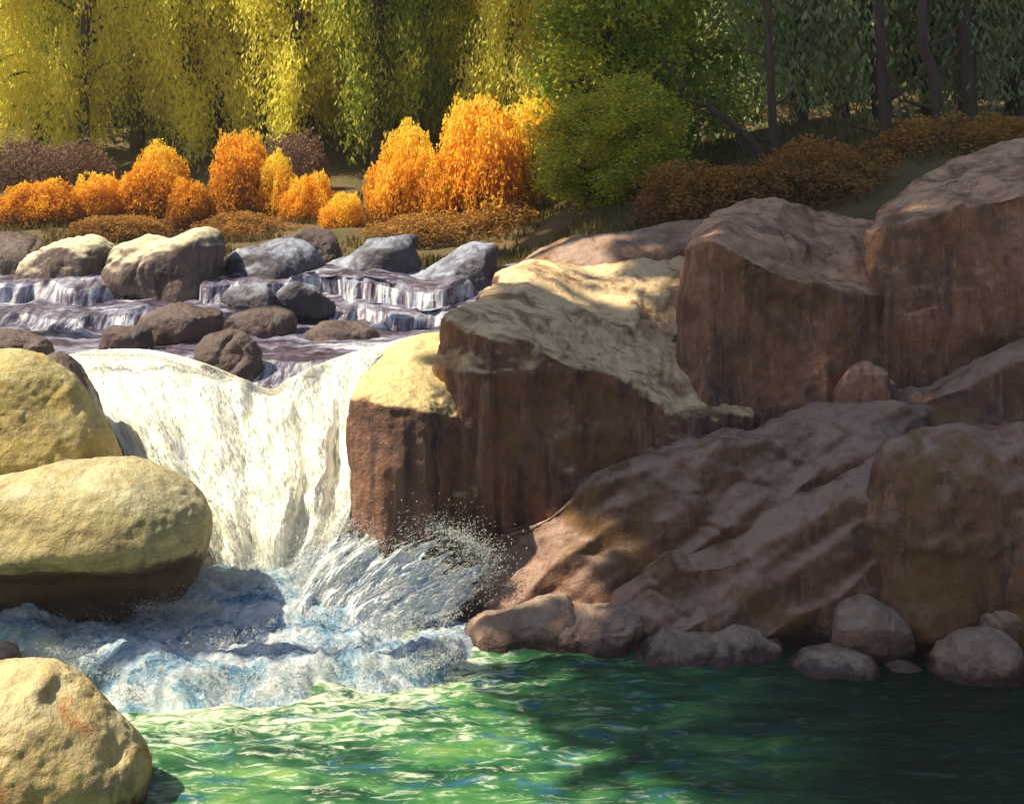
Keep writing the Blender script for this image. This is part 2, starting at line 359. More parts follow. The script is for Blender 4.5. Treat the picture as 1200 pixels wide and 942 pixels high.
pillow([(975, 470), (995, 432), (1020, 422), (1045, 438), (1052, 470), (1030, 500), (990, 500)], 12.75, .35, name='stone', mat='dome', vox=.02, amp=.03, seed=53, facet=.02,
       label='small knob of stone lodged at the foot of the peaked boulder', cat='stone', group=LG)
loft([[(540, 800, 12.6), (1080, 800, 12.8)], [(520, 634, 11.9), (640, 588, 12.0), (700, 556, 12.15), (770, 530, 12.3), (880, 502, 12.5), (990, 464, 12.75), (1080, 460, 13)],
      [(515, 645, 11.5), (640, 598, 11.6), (700, 568, 11.6), (770, 545, 11.7), (880, 520, 11.8), (990, 486, 12.0), (1080, 480, 12.4)],
      [(515, 685, 11.4), (640, 660, 11.3), (720, 660, 11.2), (800, 620, 11.3), (900, 590, 11.45), (1000, 540, 11.6), (1080, 540, 12.0)],
      [(540, 800, 11.2), (700, 800, 11.0), (1080, 800, 11.2)]],
     ncol=40, name='rock_slab', mat='purple', vox=.03, smooth=1, amp=.05, vamp=.02, diag=.065, seed=61, facet=.08,
     label='long purple-brown slab climbing diagonally right from the foot of the waterfall ledge', cat='rock slab', group=LG)
loft([[(700, 830, 12.2), (1070, 830, 12.2)], [(720, 672, 11.45), (780, 650, 11.4), (850, 636, 11.4), (920, 600, 11.5), (1000, 558, 11.65), (1070, 520, 11.8)],
      [(715, 690, 11.1), (780, 672, 11.0), (850, 660, 11.0), (930, 622, 11.05), (1000, 584, 11.1), (1070, 560, 11.2)],
      [(715, 740, 10.9), (800, 740, 10.75), (900, 740, 10.7), (1000, 720, 10.7), (1070, 700, 10.8)], [(700, 830, 10.6), (900, 830, 10.4), (1070, 830, 10.4)]],
     ncol=36, name='rock_slab', mat='purple', vox=.03, smooth=1, amp=.05, vamp=.02, diag=.065, seed=71, facet=.08,
     label='lower brown slab with a pale mauve top ridge, above the shore stones', cat='rock slab', group=LG)
pillow([(985, 900), (998, 770), (1002, 650), (1008, 580), (1024, 534), (1064, 504), (1125, 490), (1220, 488), (1330, 520), (1400, 600), (1410, 880), (1200, 920)], 11.1, .72, cen=(1170, 690), bulge=.5,
       name='boulder', mat='moss', vox=.03, smooth=3, amp=.06, vamp=.06, crease=.015, seed=81, facet=.07, diag=.03,
       label='large rounded ochre boulder with a pale rim, low at the right frame edge', cat='boulder', group=LG)
SG = 'stones along the edge of the pool'
SH = [
 ([(494, 790), (506, 762), (545, 728), (595, 704), (650, 702), (676, 732), (668, 790), (580, 810)], 10.75, .5, 'flat reddish stone at the pool edge, nearest the splash'),
 ([(622, 790), (640, 730), (690, 700), (745, 702), (768, 735), (770, 800), (690, 815)], 10.72, .5, 'grey-brown stone at the pool edge, just right of the reddish one'),
 ([(722, 800), (738, 768), (792, 744), (862, 726), (902, 744), (918, 776), (912, 812), (820, 820)], 10.45, .5, 'large striped wedge-shaped stone standing at the water in the middle of the shore'),
 ([(915, 815), (925, 785), (960, 763), (1000, 762), (1032, 785), (1035, 825), (970, 830)], 10.15, .4, 'low rounded stone between the wedge-shaped stone and the far right stone'),
 ([(962, 760), (975, 728), (1010, 706), (1048, 712), (1066, 745), (1050, 780), (990, 790)], 10.42, .35, 'upright pinkish stone sitting behind and above the low rounded one'),
 ([(1076, 830), (1080, 785), (1105, 753), (1145, 742), (1185, 756), (1196, 800), (1190, 835)], 10.1, .42, 'round reddish stone at the waterline nearest the right edge'),
 ([(1020, 830), (1030, 795), (1060, 780), (1085, 800), (1085, 835)], 10.1, .25, 'small dark stone squeezed beside the round reddish stone'),
 ([(1130, 760), (1145, 722), (1180, 706), (1240, 712), (1260, 790), (1180, 800)], 10.35, .3, 'grey stone above the round reddish one, touching the frame edge'),
]
for i, (ol, yy, dd, lb) in enumerate(SH):
    mp_ = np.mean([p[1] for p in ol]); ol = [(a_, b_+55 if b_ > mp_+8 else b_) for a_, b_ in ol]; cx_ = np.mean([p[0] for p in ol])
    pillow(ol, yy+.22, dd*.9, cen=(cx_, mp_-2), bulge=.42, under=mp_+6, name='stone', mat='shore' if i != 6 else 'brown', vox=.018, smooth=1, amp=.05, seed=100+i*3, facet=.09, label=lb, cat='stone', group=SG)

BG = 'big boulders of the left bank'
pillow([(-160, 470), (-70, 420), (0, 410), (42, 416), (82, 442), (112, 482), (140, 532), (150, 600), (60, 660), (-100, 660)], 11.7, .8, cen=(10, 545), name='boulder', mat='yellow', vox=.025, smooth=4, amp=.035, crease=.006, seed=131, facet=.04,
       label='smooth yellow boulder stacked behind the big tan one, left of the waterfall', cat='boulder', group=BG)
pillow([(-220, 600), (-120, 555), (0, 551), (90, 543), (165, 544), (215, 566), (246, 602), (249, 640), (228, 684), (190, 716), (90, 742), (0, 752), (-140, 755), (-220, 700)], 11.0, .8, cen=(60, 632), bulge=.42, under=632, name='boulder', mat='tan', vox=.025, smooth=4, amp=.03, crease=.006, seed=141, facet=.03,
       label='huge tan boulder with an undercut dark base, jutting into the foot of the waterfall', cat='boulder', group=BG)
g = [at(48, 826, 7.9), at(62, 850, 7.8), at(88, 872, 7.75), at(112, 884, 7.8), at(128, 905, 7.85)]
pillow([(-150, 840), (-70, 790), (0, 776), (62, 782), (112, 812), (150, 852), (174, 888), (176, 918), (160, 950), (120, 990), (0, 1030), (-120, 1020)], 8.3, .6, cen=(30, 895), name='boulder', mat='gold', vox=.02, smooth=4, amp=.03, crease=.008, seed=151, facet=.02, grooves=[(g, .05, .12)],
       label='creased golden boulder in the bottom-left corner at the pool', cat='boulder', group=BG)
pillow([(40, 440), (60, 412), (88, 420), (108, 452), (124, 500), (146, 540), (120, 560), (70, 500)], 12.3, .4, name='stone', mat='brown', vox=.02, smooth=3, amp=.03, seed=161, facet=.03,
       label='dark wet stone showing between the yellow boulder and the fall', cat='stone', group=BG)
pillow([(-60, 790), (-40, 760), (0, 752), (22, 768), (20, 800), (-40, 810)], 9.9, .3, name='stone', mat='shore', vox=.018, smooth=3, amp=.02, seed=163, facet=.02,
       label='small pale stone between the two lower left boulders', cat='stone', group=BG)

FG = 'rocks on the far bank of the upper stream'
FR = [
 ([(-50, 345), (-30, 290), (0, 270), (40, 278), (60, 310), (50, 350)], 17.4, .5, 'brown', 'dark brown rock at the far left of the far bank'),
 ([(10, 350), (20, 318), (50, 292), (90, 276), (118, 284), (134, 305), (132, 345), (80, 358)], 16.9, .6, 'bank', 'grey two-faced rock with a cream right side, second on the far bank'),
 ([(124, 345), (130, 305), (155, 284), (210, 268), (240, 266), (256, 282), (262, 315), (258, 352), (190, 358)], 16.7, .65, 'bank', 'biggest far-bank boulder, domed, with sunlit cream painted on top'),
 ([(256, 345), (264, 308), (300, 290), (345, 288), (375, 306), (382, 350), (310, 358)], 17.1, .6, 'slate', 'blue-black rock right of the cream-topped boulder'),
 ([(355, 350), (372, 318), (415, 296), (462, 279), (486, 286), (494, 345), (420, 352)], 17.3, .6, 'slate', 'slanted slate-blue rock in the middle of the far bank'),
 ([(440, 345), (462, 318), (510, 300), (562, 288), (588, 306), (580, 345), (500, 350)], 16.9, .6, 'slate', 'low slate-blue rock beside the sunlit ledge tip'),
 ([(300, 300), (320, 278), (360, 272), (395, 282), (400, 310), (340, 315)], 18.2, .5, 'brown', 'dark flat rock set back between two slate-blue rocks'),
]
for i, (ol, yy, dd, mt, lb) in enumerate(FR):
    mp_ = np.mean([p[1] for p in ol]); ol = [(a_, b_+12 if b_ > mp_+8 else b_) for a_, b_ in ol]
    pillow(ol, yy+.55, dd, bulge=.4, name='boulder', mat=mt, vox=.028, smooth=1, amp=.06, seed=200+i*3, facet=.13, label=lb, cat='boulder', group=FG)
CG = 'rocks standing in the upper cascade'
CR = [
 ([(222, 440), (230, 405), (262, 390), (300, 398), (322, 420), (322, 470), (300, 490), (250, 470)], 13.6, .35, 'brown', 'brown wet rock splitting the head of the waterfall'),
 ([(160, 395), (168, 370), (205, 356), (245, 362), (262, 380), (250, 400), (190, 404)], 14.9, .4, 'brown', 'flat brown rock in the cascade just upstream of the head of the fall'),
 ([(322, 352), (330, 336), (352, 326), (378, 338), (388, 356)], 16.0, .2, 'slate', 'small pale-capped stone at the top step of the cascade'),
 ([(258, 358), (268, 342), (292, 336), (318, 344), (324, 360)], 15.9, .25, 'slate', 'low bluish stone at the foot of the blue-black rock'),
 ([(252, 395), (262, 374), (300, 366), (345, 372), (354, 398), (300, 405)], 15.3, .3, 'brown', 'dark rock under the middle step of the cascade'),
 ([(355, 402), (372, 384), (410, 374), (444, 382), (452, 404)], 15.2, .3, 'brown', 'dark purple rock under the right-hand step of the cascade'),
 ([(120, 400), (128, 386), (150, 380), (180, 388), (184, 402)], 14.3, .2, 'brown', 'thin brown stone barely breaking the water above the fall'),
 ([(-30, 420), (-20, 392), (20, 382), (60, 394), (72, 418), (20, 430)], 13.6, .3, 'brown', 'dark stone behind the yellow boulder at the left edge'),
]
for i, (ol, yy, dd, mt, lb) in enumerate(CR):
    mp_ = np.mean([p[1] for p in ol]); ol = [(a_, b_+14 if b_ > mp_+6 else b_) for a_, b_ in ol]
    pillow(ol, yy, dd, name='stone', mat=mt, vox=.02, smooth=1, amp=.05, seed=240+i*3, facet=.08, label=lb, cat='stone', group=CG)
# russet turf hummocks above the ledges
for i, (ol, yy, dd, lb) in enumerate([
 ([(590, 360), (600, 315), (650, 288), (740, 270), (830, 262), (860, 300), (850, 380), (700, 380)], 15.9, .9, 'brown turf hump behind the sunlit ledge'),
]):
    pillow(ol, yy, dd, name='turf_mound', mat='moss', vox=.035, smooth=6, amp=.06, seed=270+i*3, facet=.03, label=lb, cat='mound')

# ------------------------------------------------------------------ water
t = NT('pool_water'); co = t.coord((1, 3.2, 1))
a = t.noise(t.coord((.8, 2.2, 1)), 1.6, 5, .6, .6); foam = t.at('foam'); deep = t.at('deep')
c = t.ramp(a, [(.34, (.010, .050, .026)), (.47, (.025, .12, .046)), (.60, (.075, .23, .07)), (.72, (.20, .34, .09))])
bl = t.noise(t.coord((1, 2.6, 1)), 2.1, 5, .6, .4)
c = t.mix(t.rng(bl, .54, .66, 0, .75), c, (.02, .10, .20))  # blue patches: sky reflection painted into the water colour
c = t.mix(deep, c, (.007, .028, .016))  # right side darkened: shade painted into the water colour, not depth
wv = t.noise(t.coord((1, 3.6, 1)), 3.4, 9, .74, .8); wf = t.math('MULTIPLY', t.rng(t.math('ADD', wv, t.math('MULTIPLY', t.at('near'), .13)), .53, .68), foam)
c = t.mix(wf, c, (.66, .76, .55))
t.l(c, t.b.inputs['Base Color']); t.l(t.rng(wf, 0, 1, .10, .6), t.b.inputs['Roughness']); t.b.inputs['IOR'].default_value = 1.33
n2 = t.noise(co, 9, 6, .7, .5); t.l(t.bump(n2, .5, .03), t.b.inputs['Normal']); M['pool'] = t.m
xs = np.arange(-7, 8, .022); ys = np.arange(7.2, 12.9, .022); X, Y = np.meshgrid(xs, ys); x = X.ravel(); y = Y.ravel()
fx, fy = -1.9, 10.9
d = np.hypot((x-fx)*.8, y-fy); ampl = .010+.045*np.exp(-(d/2.4)**2)
z = ampl*fbm(np.stack([x*2.0+y*.6, y*5.4-x*.3, 0*x], 1), 5, 4, .6)
me = mesh('water', np.stack([x, y, z], 1), grid_faces(len(ys), len(xs)))
attr(me, 'foam', np.clip(1.0-sst(-.6, 2.4, x)*.93, 0, 1)*sst(13.5, 11, y)+.0)
frx, fry = [-5.4, -4.2, -3.6, -3.1, -2.4, -1.8, -1.2, -.7, -.3, .4], [10.9, 10.5, 9.95, 9.55, 9.55, 9.7, 9.75, 10.0, 10.5, 11.2]
dn = np.interp(x, frx, fry)-y; attr(me, 'near', np.exp(-(np.clip(dn, 0, 9)/.55)**1.5)*sst(.3, -.4, x))
attr(me, 'deep', np.clip(sst(.7, 2.9, x+.5*vn(np.stack([x, y*2, 0*x], 1), 8)), 0, 1))  # mask for the painted shade on the right of the pool
tag(link('water', me, M['pool']), kind='structure')
# still outer sheet around it
me = mesh('water', [(-40, 3, -.03), (40, 3, -.03), (40, 7.3, -.03), (-40, 7.3, -.03)], [(0, 1, 2, 3)])
tag(link('near_water', me, M['pool']), kind='structure')

# upper stream: water running over rock steps
t = NT('stream_water'); a = t.noise(t.coord((.7, 1.6, 1)), 2.4, 5, .65, .6)
c = t.ramp(a, [(.34, (.04, .026, .045)), (.46, (.11, .08, .12)), (.58, (.30, .30, .42)), (.68, (.74, .78, .84))])
st = t.at('steep')
s1 = t.noise(t.coord((9, 1.2, 1.2)), 1.6, 6, .7, .35)
c2 = t.ramp(s1, [(.38, (.06, .03, .05)), (.47, (.20, .17, .25)), (.56, (.62, .68, .74)), (.66, (.88, .89, .84))])
c = t.mix(st, c, c2)
t.l(c, t.b.inputs['Base Color']); t.b.inputs['Roughness'].default_value = .22
t.l(t.bump(t.math('ADD', s1, a), .7, .05), t.b.inputs['Normal']); M['stream'] = t.m
prof = [(24, 2.50), (18, 2.50), (16.7, 2.44), (16.5, 2.38), (16.35, 2.18), (15.6, 2.15), (15.45, 2.10), (15.3, 1.98), (14.2, 1.95), (13.7, 1.90), (13.3, 1.74), (13.0, 1.3)]
pr = np.array(prof)
xs = np.arange(-9.5, .9, .025); v = np.linspace(0, 1, 420); X, Vv = np.meshgrid(xs, v)
tt = Vv.ravel()*(len(pr)-1-1)+1
yb = np.interp(tt, range(len(pr)), pr[:, 0]); zb = np.interp(tt, range(len(pr)), pr[:, 1])
# smooth the steps
x = X.ravel(); wob = .8*fbm(np.stack([x*.8, yb*.5, 0*x], 1), 31, 4)+.25*vn(np.stack([x*3.2, yb*.9, 0*x], 1), 33)+.1*vn(np.stack([x*8, yb, 0*x], 1), 34)
left = sst(-3.2, -4.4, x)
y = yb+wob*sst(18, 16.9, yb)*sst(13.3, 14.6, yb)*.9 + left*.2*sst(15, 13, yb)
sl_ = np.abs(np.gradient(zb.reshape(X.shape), axis=0)/(np.abs(np.gradient(yb.reshape(X.shape), axis=0))+1e-4)).ravel()
zz = zb+.05*sst(14, 15, yb)*fbm(np.stack([x*1.6, y*.8, 0*x], 1), 38, 3)+.022*fbm(np.stack([x*6, y*3, 0*x], 1), 35, 4)
zz -= .22*sst(-1.1, -.75, x)*0
me = mesh('stream', np.stack([x, y, zz], 1), grid_faces(len(v), len(xs)))
stp = sst(.15, .6, sl_)*(.55+.45*sst(-.5, .4, vn(np.stack([x*1.1, y*.7, 0*x], 1), 37)))
attr(me, 'steep', stp)
tag(link('stream_water', me, M['stream']), kind='structure')

# the fall: streamlines as columns
rows = [
 [(66, 418, 13.75), (118, 410, 13.75), (175, 410, 13.6), (235, 424, 13.35), (285, 444, 13.15), (318, 456, 13.05), (338, 444, 13.1), (372, 428, 13.3), (415, 412, 13.6), (490, 392, 14.0)],
 [(82, 434, 13.3), (130, 428, 13.3), (185, 432, 13.15), (240, 450, 13.0), (285, 468, 12.9), (318, 478, 12.82), (340, 468, 12.85), (368, 452, 13.0), (400, 438, 13.1), (436, 426, 13.2)],
 [(104, 472, 12.8), (152, 478, 12.75), (202, 488, 12.65), (250, 502, 12.55), (290, 514, 12.5), (320, 522, 12.45), (344, 516, 12.45), (368, 506, 12.5), (394, 495, 12.55), (418, 485, 12.6)],
 [(142, 535, 12.35), (182, 545, 12.3), (224, 552, 12.2), (262, 562, 12.1), (294, 570, 12.05), (320, 574, 12.0), (344, 572, 12.0), (366, 568, 12.05), (390, 560, 12.1), (416, 550, 12.15)],
 [(208, 592, 12.0), (230, 600, 11.95), (252, 610, 11.85), (276, 618, 11.8), (298, 622, 11.75), (320, 626, 11.7), (340, 626, 11.7), (360, 622, 11.75), (384, 614, 11.8), (410, 600, 11.85)],
 [(252, 664, 11.8), (262, 670, 11.72), (276, 676, 11.65), (290, 680, 11.6), (304, 682, 11.55), (318, 684, 11.5), (332, 682, 11.5), (346, 678, 11.55), (362, 670, 11.6), (382, 660, 11.65)],
 [(262, 724, 11.6), (272, 730, 11.5), (284, 734, 11.42), (295, 736, 11.36), (306, 738, 11.32), (318, 738, 11.3), (330, 738, 11.3), (342, 734, 11.32), (354, 730, 11.38), (368, 724, 11.45)]]
def fall_surf(U, T):
    """U,T arrays in 0..1 -> points in 3-D (smooth interpolation of the control net)"""
    G = np.array([[at(*p) for p in r] for r in rows]); nr, nc = G.shape[:2]
    def cr(A, t_):
        n = A.shape[0]; t_ = np.clip(t_, 0, 1)*(n-1); i = np.minimum(t_.astype(int), n-2); f = (t_-i)[:, None]
        return i, f
    i, f = cr(G, T); j, g_ = cr(np.zeros(nc), U); o = 0
    def w4(f): return [(-f+2*f*f-f**3)/2, (2-5*f*f+3*f**3)/2, (f+4*f*f-3*f**3)/2, (-f*f+f**3)/2]
    wi, wj = w4(f), w4(g_)
    for a_ in range(4):
        for b_ in range(4):
            o = o + wi[a_]*wj[b_]*G[np.clip(i+a_-1, 0, nr-1), np.clip(j+b_-1, 0, nc-1)]
    return o
nu, nv = 420, 420
U, T = np.meshgrid(np.linspace(0, 1, nu), np.linspace(0, 1, nv)); U = U.ravel(); T = T.ravel()
P = fall_surf(U, T)
ridge = +.085*fbm(np.stack([U*11, T*2.0, 0*U], 1), 41, 3, .5)+.008*fbm(np.stack([U*50, T*9, 0*U], 1), 43, 3, .5)+.06*fbm(np.stack([U*9, T*6, 0*U], 1), 44, 3, .6)
e = sst(0, .06, U)*sst(1, .94, U)*sst(0, .05, T)
P[:, 1] -= ridge*e*.8; P[:, 2] += ridge*e*.5; P[:, 0] += .05*e*fbm(np.stack([U*5, T*7, 0*U], 1), 46, 3)
me = mesh('waterfall', P, grid_faces(nv, nu)); attr(me, 'u', U); attr(me, 'v', T)
t = NT('white_water'); cx = t.n('CombineXYZ'); t.l(t.math('MULTIPLY', t.at('u'), 14.), cx.inputs[0]); t.l(t.math('MULTIPLY', t.at('v'), 1.7), cx.inputs[1])
a = t.noise(cx.outputs[0], 1.6, 7, .7, .4); b = t.noise(cx.outputs[0], 5, 6, .7, .2)
c = t.ramp(a, [(.30, (.40, .47, .56)), (.40, (.72, .74, .72)), (.50, (.93, .89, .70)), (.60, (.95, .94, .88)), (.72, (.80, .78, .74))])
c = t.mix(t.rng(b, .50, .72, 0, .6), c, (.50, .54, .60))
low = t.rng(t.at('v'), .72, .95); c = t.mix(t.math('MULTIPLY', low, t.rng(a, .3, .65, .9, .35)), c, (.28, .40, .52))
t.l(c, t.b.inputs['Base Color']); t.b.inputs['Roughness'].default_value = .45
t.b.inputs['Subsurface Weight'].default_value = .4; t.b.inputs['Subsurface Radius'].default_value = (.1, .1, .1); t.l(t.bump(b, .35, .02), t.b.inputs['Normal']); M['fall'] = t.m
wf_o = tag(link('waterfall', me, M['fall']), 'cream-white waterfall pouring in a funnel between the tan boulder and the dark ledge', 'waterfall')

def strands(paths, width, shade, name, mat):
    """paths: (N, K, 3) centre lines -> tapering three-sided ribbons of water with thickness"""
    paths = np.asarray(paths); N, K = paths.shape[:2]
    T_ = np.gradient(paths, axis=1); T_ /= np.linalg.norm(T_, axis=2, keepdims=True)+1e-9
    rr = np.random.RandomState(3).normal(size=(N, 1, 3)); A = np.cross(T_, rr); A /= np.linalg.norm(A, axis=2, keepdims=True)+1e-9
    B = np.cross(T_, A); prof_ = np.sin(np.linspace(.06, math.pi-.04, K))**.7
    w_ = np.asarray(width)[:, None, None]*prof_[None, :, None]; V = []
    for k in range(3):
        a_ = 2*math.pi*k/3; V.append(paths+w_*(math.cos(a_)*A+math.sin(a_)*B))
    V = np.stack(V, 2).reshape(-1, 3)
    n_ = np.arange(N)[:, None, None]; s_ = np.arange(K-1)[None, :, None]; k_ = np.arange(3)[None, None, :]; k2 = (k_+1) % 3
    base = n_*K*3
    Fc = np.stack([base+s_*3+k_, base+s_*3+k2, base+(s_+1)*3+k2, base+(s_+1)*3+k_], -1).reshape(-1, 4)
    me = mesh(name, V, Fc); attr(me, 'tone', np.repeat(shade, K*3)); return me
t = NT('spray_water'); c = t.ramp(t.at('tone'), [(0, (.12, .24, .42)), (.3, (.40, .52, .66)), (.6, (.78, .85, .90)), (.85, (.94, .93, .82)), (1, (.95, .95, .93))])
t.l(c, t.b.inputs['Base Color']); t.b.inputs['Roughness'].default_value = .4
tl = t.n('BsdfTranslucent'); mx = t.n('MixShader'); mx.inputs[0].default_value = .35
t.l(c, tl.inputs[0]); t.l(t.b.outputs[0], mx.inputs[1]); t.l(tl.outputs[0], mx.inputs[2]); t.l(mx.outputs[0], t.out.inputs[0]); M['spray'] = t.m
def silk(N, K, seed, ridge_fn, tmax, lmin, lmax, off, wmin, wmax, tone_fn, du=.01):
    r = np.random.RandomState(seed); u0 = r.rand(N); t0 = r.rand(N)*tmax; ln = r.uniform(lmin, lmax, N); of = r.uniform(0, 1, N)**1.5*off
    kk = np.linspace(0, 1, K)[None, :]
    Uu = np.clip(u0[:, None]+r.normal(0, du, N)[:, None]*kk, 0, 1); Tt = np.clip(t0[:, None]+ln[:, None]*kk, 0, 1)
    Pp = fall_surf(Uu.ravel(), Tt.ravel()).reshape(N, K, 3); rg = ridge_fn(Uu.ravel(), Tt.ravel()).reshape(N, K)
    Pp[:, :, 1] -= rg*.8+of[:, None]*(.3+np.sin(kk*3)); Pp[:, :, 2] += rg*.5+of[:, None]*.5*np.sin(kk*3)
    return Pp, r.uniform(wmin, wmax, N), np.clip(tone_fn(u0, t0)+.16*r.randn(N), 0, 1)
def fr_(U, T): return (.085*fbm(np.stack([U*11, T*2.0, 0*U], 1), 41, 3, .5)+.06*fbm(np.stack([U*9, T*6, 0*U], 1), 44, 3, .6))*sst(0, .06, U)*sst(1, .94, U)*sst(0, .05, T)
def ft_(U, T): return .93+.10*fbm(np.stack([U*10, T*3, 0*U], 1), 47, 3)-.16*sst(.62, .9, T)
sp_ = silk(9000, 4, 5, fr_, .9, .008, .035, .05, .0015, .0042, ft_, .004)
me = strands(*sp_[:1], sp_[1], sp_[2], 'spray_strands', M['spray'])
link('spray_strands', me, M['spray'], wf_o)['kind'] = 'stuff'

# foaming churn below the fall: a heaped surface with a breaking front
xs = np.arange(-5.4, -.25, .016); ys = np.arange(9.0, 12.4, .016); X, Y = np.meshgrid(xs, ys); x = X.ravel(); y = Y.ravel()
q = np.stack([x, y, 0*x], 1)
front = np.interp(x, [-5.4, -4.2, -3.6, -3.1, -2.4, -1.8, -1.2, -.7, -.3], [10.9, 10.5, 9.95, 9.55, 9.55, 9.7, 9.75, 10.0, 10.5])+.16*fbm(q*[1.5, 1.5, 1], 51, 4)
inn = sst(-.02, .35, y-front)                               # 0 outside, 1 behind the front
roll = np.exp(-((y-front-.42)/.26)**2)
hh = inn*.10+.17*roll*(1+.6*vn(q*[1.6, .8, 1], 52))+.32*np.exp(-(((x+2.3)/1.2)**2+((y-11.55)/.5)**2))
hh += inn*(.075*fbm(q*[2.0, 3.8, 1], 53, 5, .6)+.028*fbm(q*[8, 14, 1], 54, 4, .65))
hh *= sst(-.25, -.8, x)*.8+.2
zf = hh-.07*(1-inn)-.02
keep = (y-front > -.25)
me = mesh('foam', np.stack([x, y, zf], 1), grid_faces(len(ys), len(xs))[np.all(keep[grid_faces(len(ys), len(xs))], 1)])
attr(me, 'u', y-front)
t = NT('churned_foam'); co = t.coord((1, 2.0, 1)); a = t.noise(co, 2.2, 8, .72, 1.1); b = t.noise(t.coord((1.4, 2.6, 1)), 7, 7, .72, .8)
c = t.ramp(a, [(.32, (.03, .14, .20)), (.40, (.10, .30, .48)), (.47, (.38, .58, .76)), (.55, (.76, .86, .93)), (.66, (.95, .95, .93))])
c = t.mix(t.rng(b, .52, .62, 0, .7), c, (.88, .88, .84)); c = t.mix(t.rng(b, .38, .28, 0, .6), c, (.08, .20, .36))
t.l(c, t.b.inputs['Base Color']); t.b.inputs['Roughness'].default_value = .35
t.l(t.bump(t.math('ADD', a, b), 1, .06), t.b.inputs['Normal']); M['foam'] = t.m
tag(link('foam', me, M['foam']), 'blue-white churning foam heaped where the waterfall meets the pool', 'foam', kind='stuff')

# spray thrown up from the foot of the fall
def burst(n, src, ang, spread, length, up, wid, seed, tb=.55, yj=.3):
    r = np.random.RandomState(seed); K = 6; kk = np.linspace(0, 1, K)
    i = r.randint(0, len(src), n); S0 = np.array([at(*src[k]) for k in i])+r.normal(0, .06, (n, 3))*[1, yj*3, .6]
    a_ = np.radians(r.uniform(*ang, n)+r.normal(0, spread, n)); L = r.uniform(.35, 1, n)*length
    D = np.stack([np.cos(a_), r.normal(-.1, .35, n), np.sin(a_)], 1)
    st_ = r.rand(n)**.8*.75
    tpar = st_[:, None]+kk[None, :]*r.uniform(.12, .3, n)[:, None]
    Pq = S0[:, None, :]+D[:, None, :]*(L[:, None]*tpar)[:, :, None]; Pq[:, :, 2] -= up*(tpar**2)*L[:, None]
    return Pq, r.uniform(.35, 1, n)*wid, np.clip(tb+.25*r.randn(n), 0, 1)
# the plume itself: a ragged fan-shaped sheet of white water leaning up and to the right
prow = [[(296, 775, 11.1), (330, 780, 11.0), (362, 780, 10.9), (395, 780, 10.85), (430, 780, 10.8), (470, 780, 10.8), (500, 775, 10.85)],
        [(300, 715, 11.35), (328, 712, 11.25), (356, 712, 11.1), (384, 716, 11.0), (414, 722, 10.95), (452, 730, 10.95), (486, 736, 11.0)],
        [(310, 692, 11.5), (342, 678, 11.4), (376, 670, 11.2), (412, 674, 11.1), (448, 686, 11.05), (488, 704, 11.05), (520, 722, 11.1)],
        [(322, 676, 11.6), (362, 648, 11.5), (408, 634, 11.3), (456, 638, 11.2), (502, 652, 11.15), (536, 674, 11.15), (550, 702, 11.2)],
        [(332, 664, 11.7), (380, 628, 11.6), (434, 606, 11.4), (496, 612, 11.3), (544, 630, 11.25), (570, 652, 11.25), (572, 686, 11.3)]]
nu, nv = 300, 160; U, T = np.meshgrid(np.linspace(0, 1, nu), np.linspace(0, 1, nv)); U = U.ravel(); T = T.ravel()
save_rows = rows; rows = prow; rag = .14*vn(np.stack([U*16, 0*U, 0*U], 1), 66)+.10*vn(np.stack([U*50, 0*U, 0*U], 1), 67)
P = fall_surf(U, np.clip(T*(.86+rag), 0, 1)); rd_ = fbm(np.stack([U*12, T*3.5, 0*U], 1), 68, 5, .62); P[:, 1] -= .065*rd_*sst(0, .2, T); P[:, 2] += .04*rd_*T
me = mesh('plume', P, grid_faces(nv, nu)); attr(me, 'u', U); attr(me, 'v', T); rows = save_rows
t = NT('plume_water'); cx = t.n('CombineXYZ'); t.l(t.math('MULTIPLY', t.at('u'), 9.), cx.inputs[0]); t.l(t.math('MULTIPLY', t.at('v'), 1.8), cx.inputs[1])
a = t.noise(cx.outputs[0], 2.2, 7, .72, .6)
c = t.ramp(a, [(.30, (.16, .32, .50)), (.40, (.46, .60, .74)), (.50, (.84, .90, .94)), (.60, (.96, .96, .94))])
t.l(c, t.b.inputs['Base Color']); t.b.inputs['Roughness'].default_value = .4; t.l(t.bump(a, .9, .05), t.b.inputs['Normal']); M['plume'] = t.m
fo = link('splash', me, M['plume']); tag(fo, 'fan of blue-white splash leaning right against the dark block at the foot of the fall', 'splash', kind='stuff')
def pr_(U, T): return .065*fbm(np.stack([U*12, T*3.5, 0*U], 1), 68, 5, .62)*sst(0, .2, T)
def pt_(U, T): return .88+.18*fbm(np.stack([U*8, T*2, 0*U], 1), 69, 3)
rows = prow; pf_ = fall_surf(np.random.RandomState(4).rand(900), np.random.RandomState(8).rand(900)*.9); fall_pl = [(600+p[0]*F/p[1], HY+(H-p[2])*F/p[1], p[1]-.07) for p in pf_]
pl_ = silk(2600, 4, 15, pr_, .97, .015, .06, .06, .0014, .0034, pt_, .01); rows = save_rows
me = strands(pl_[0], pl_[1], pl_[2], 'spray_strands', M['spray']); link('spray_strands', me, M['spray'], fo)['kind'] = 'stuff'
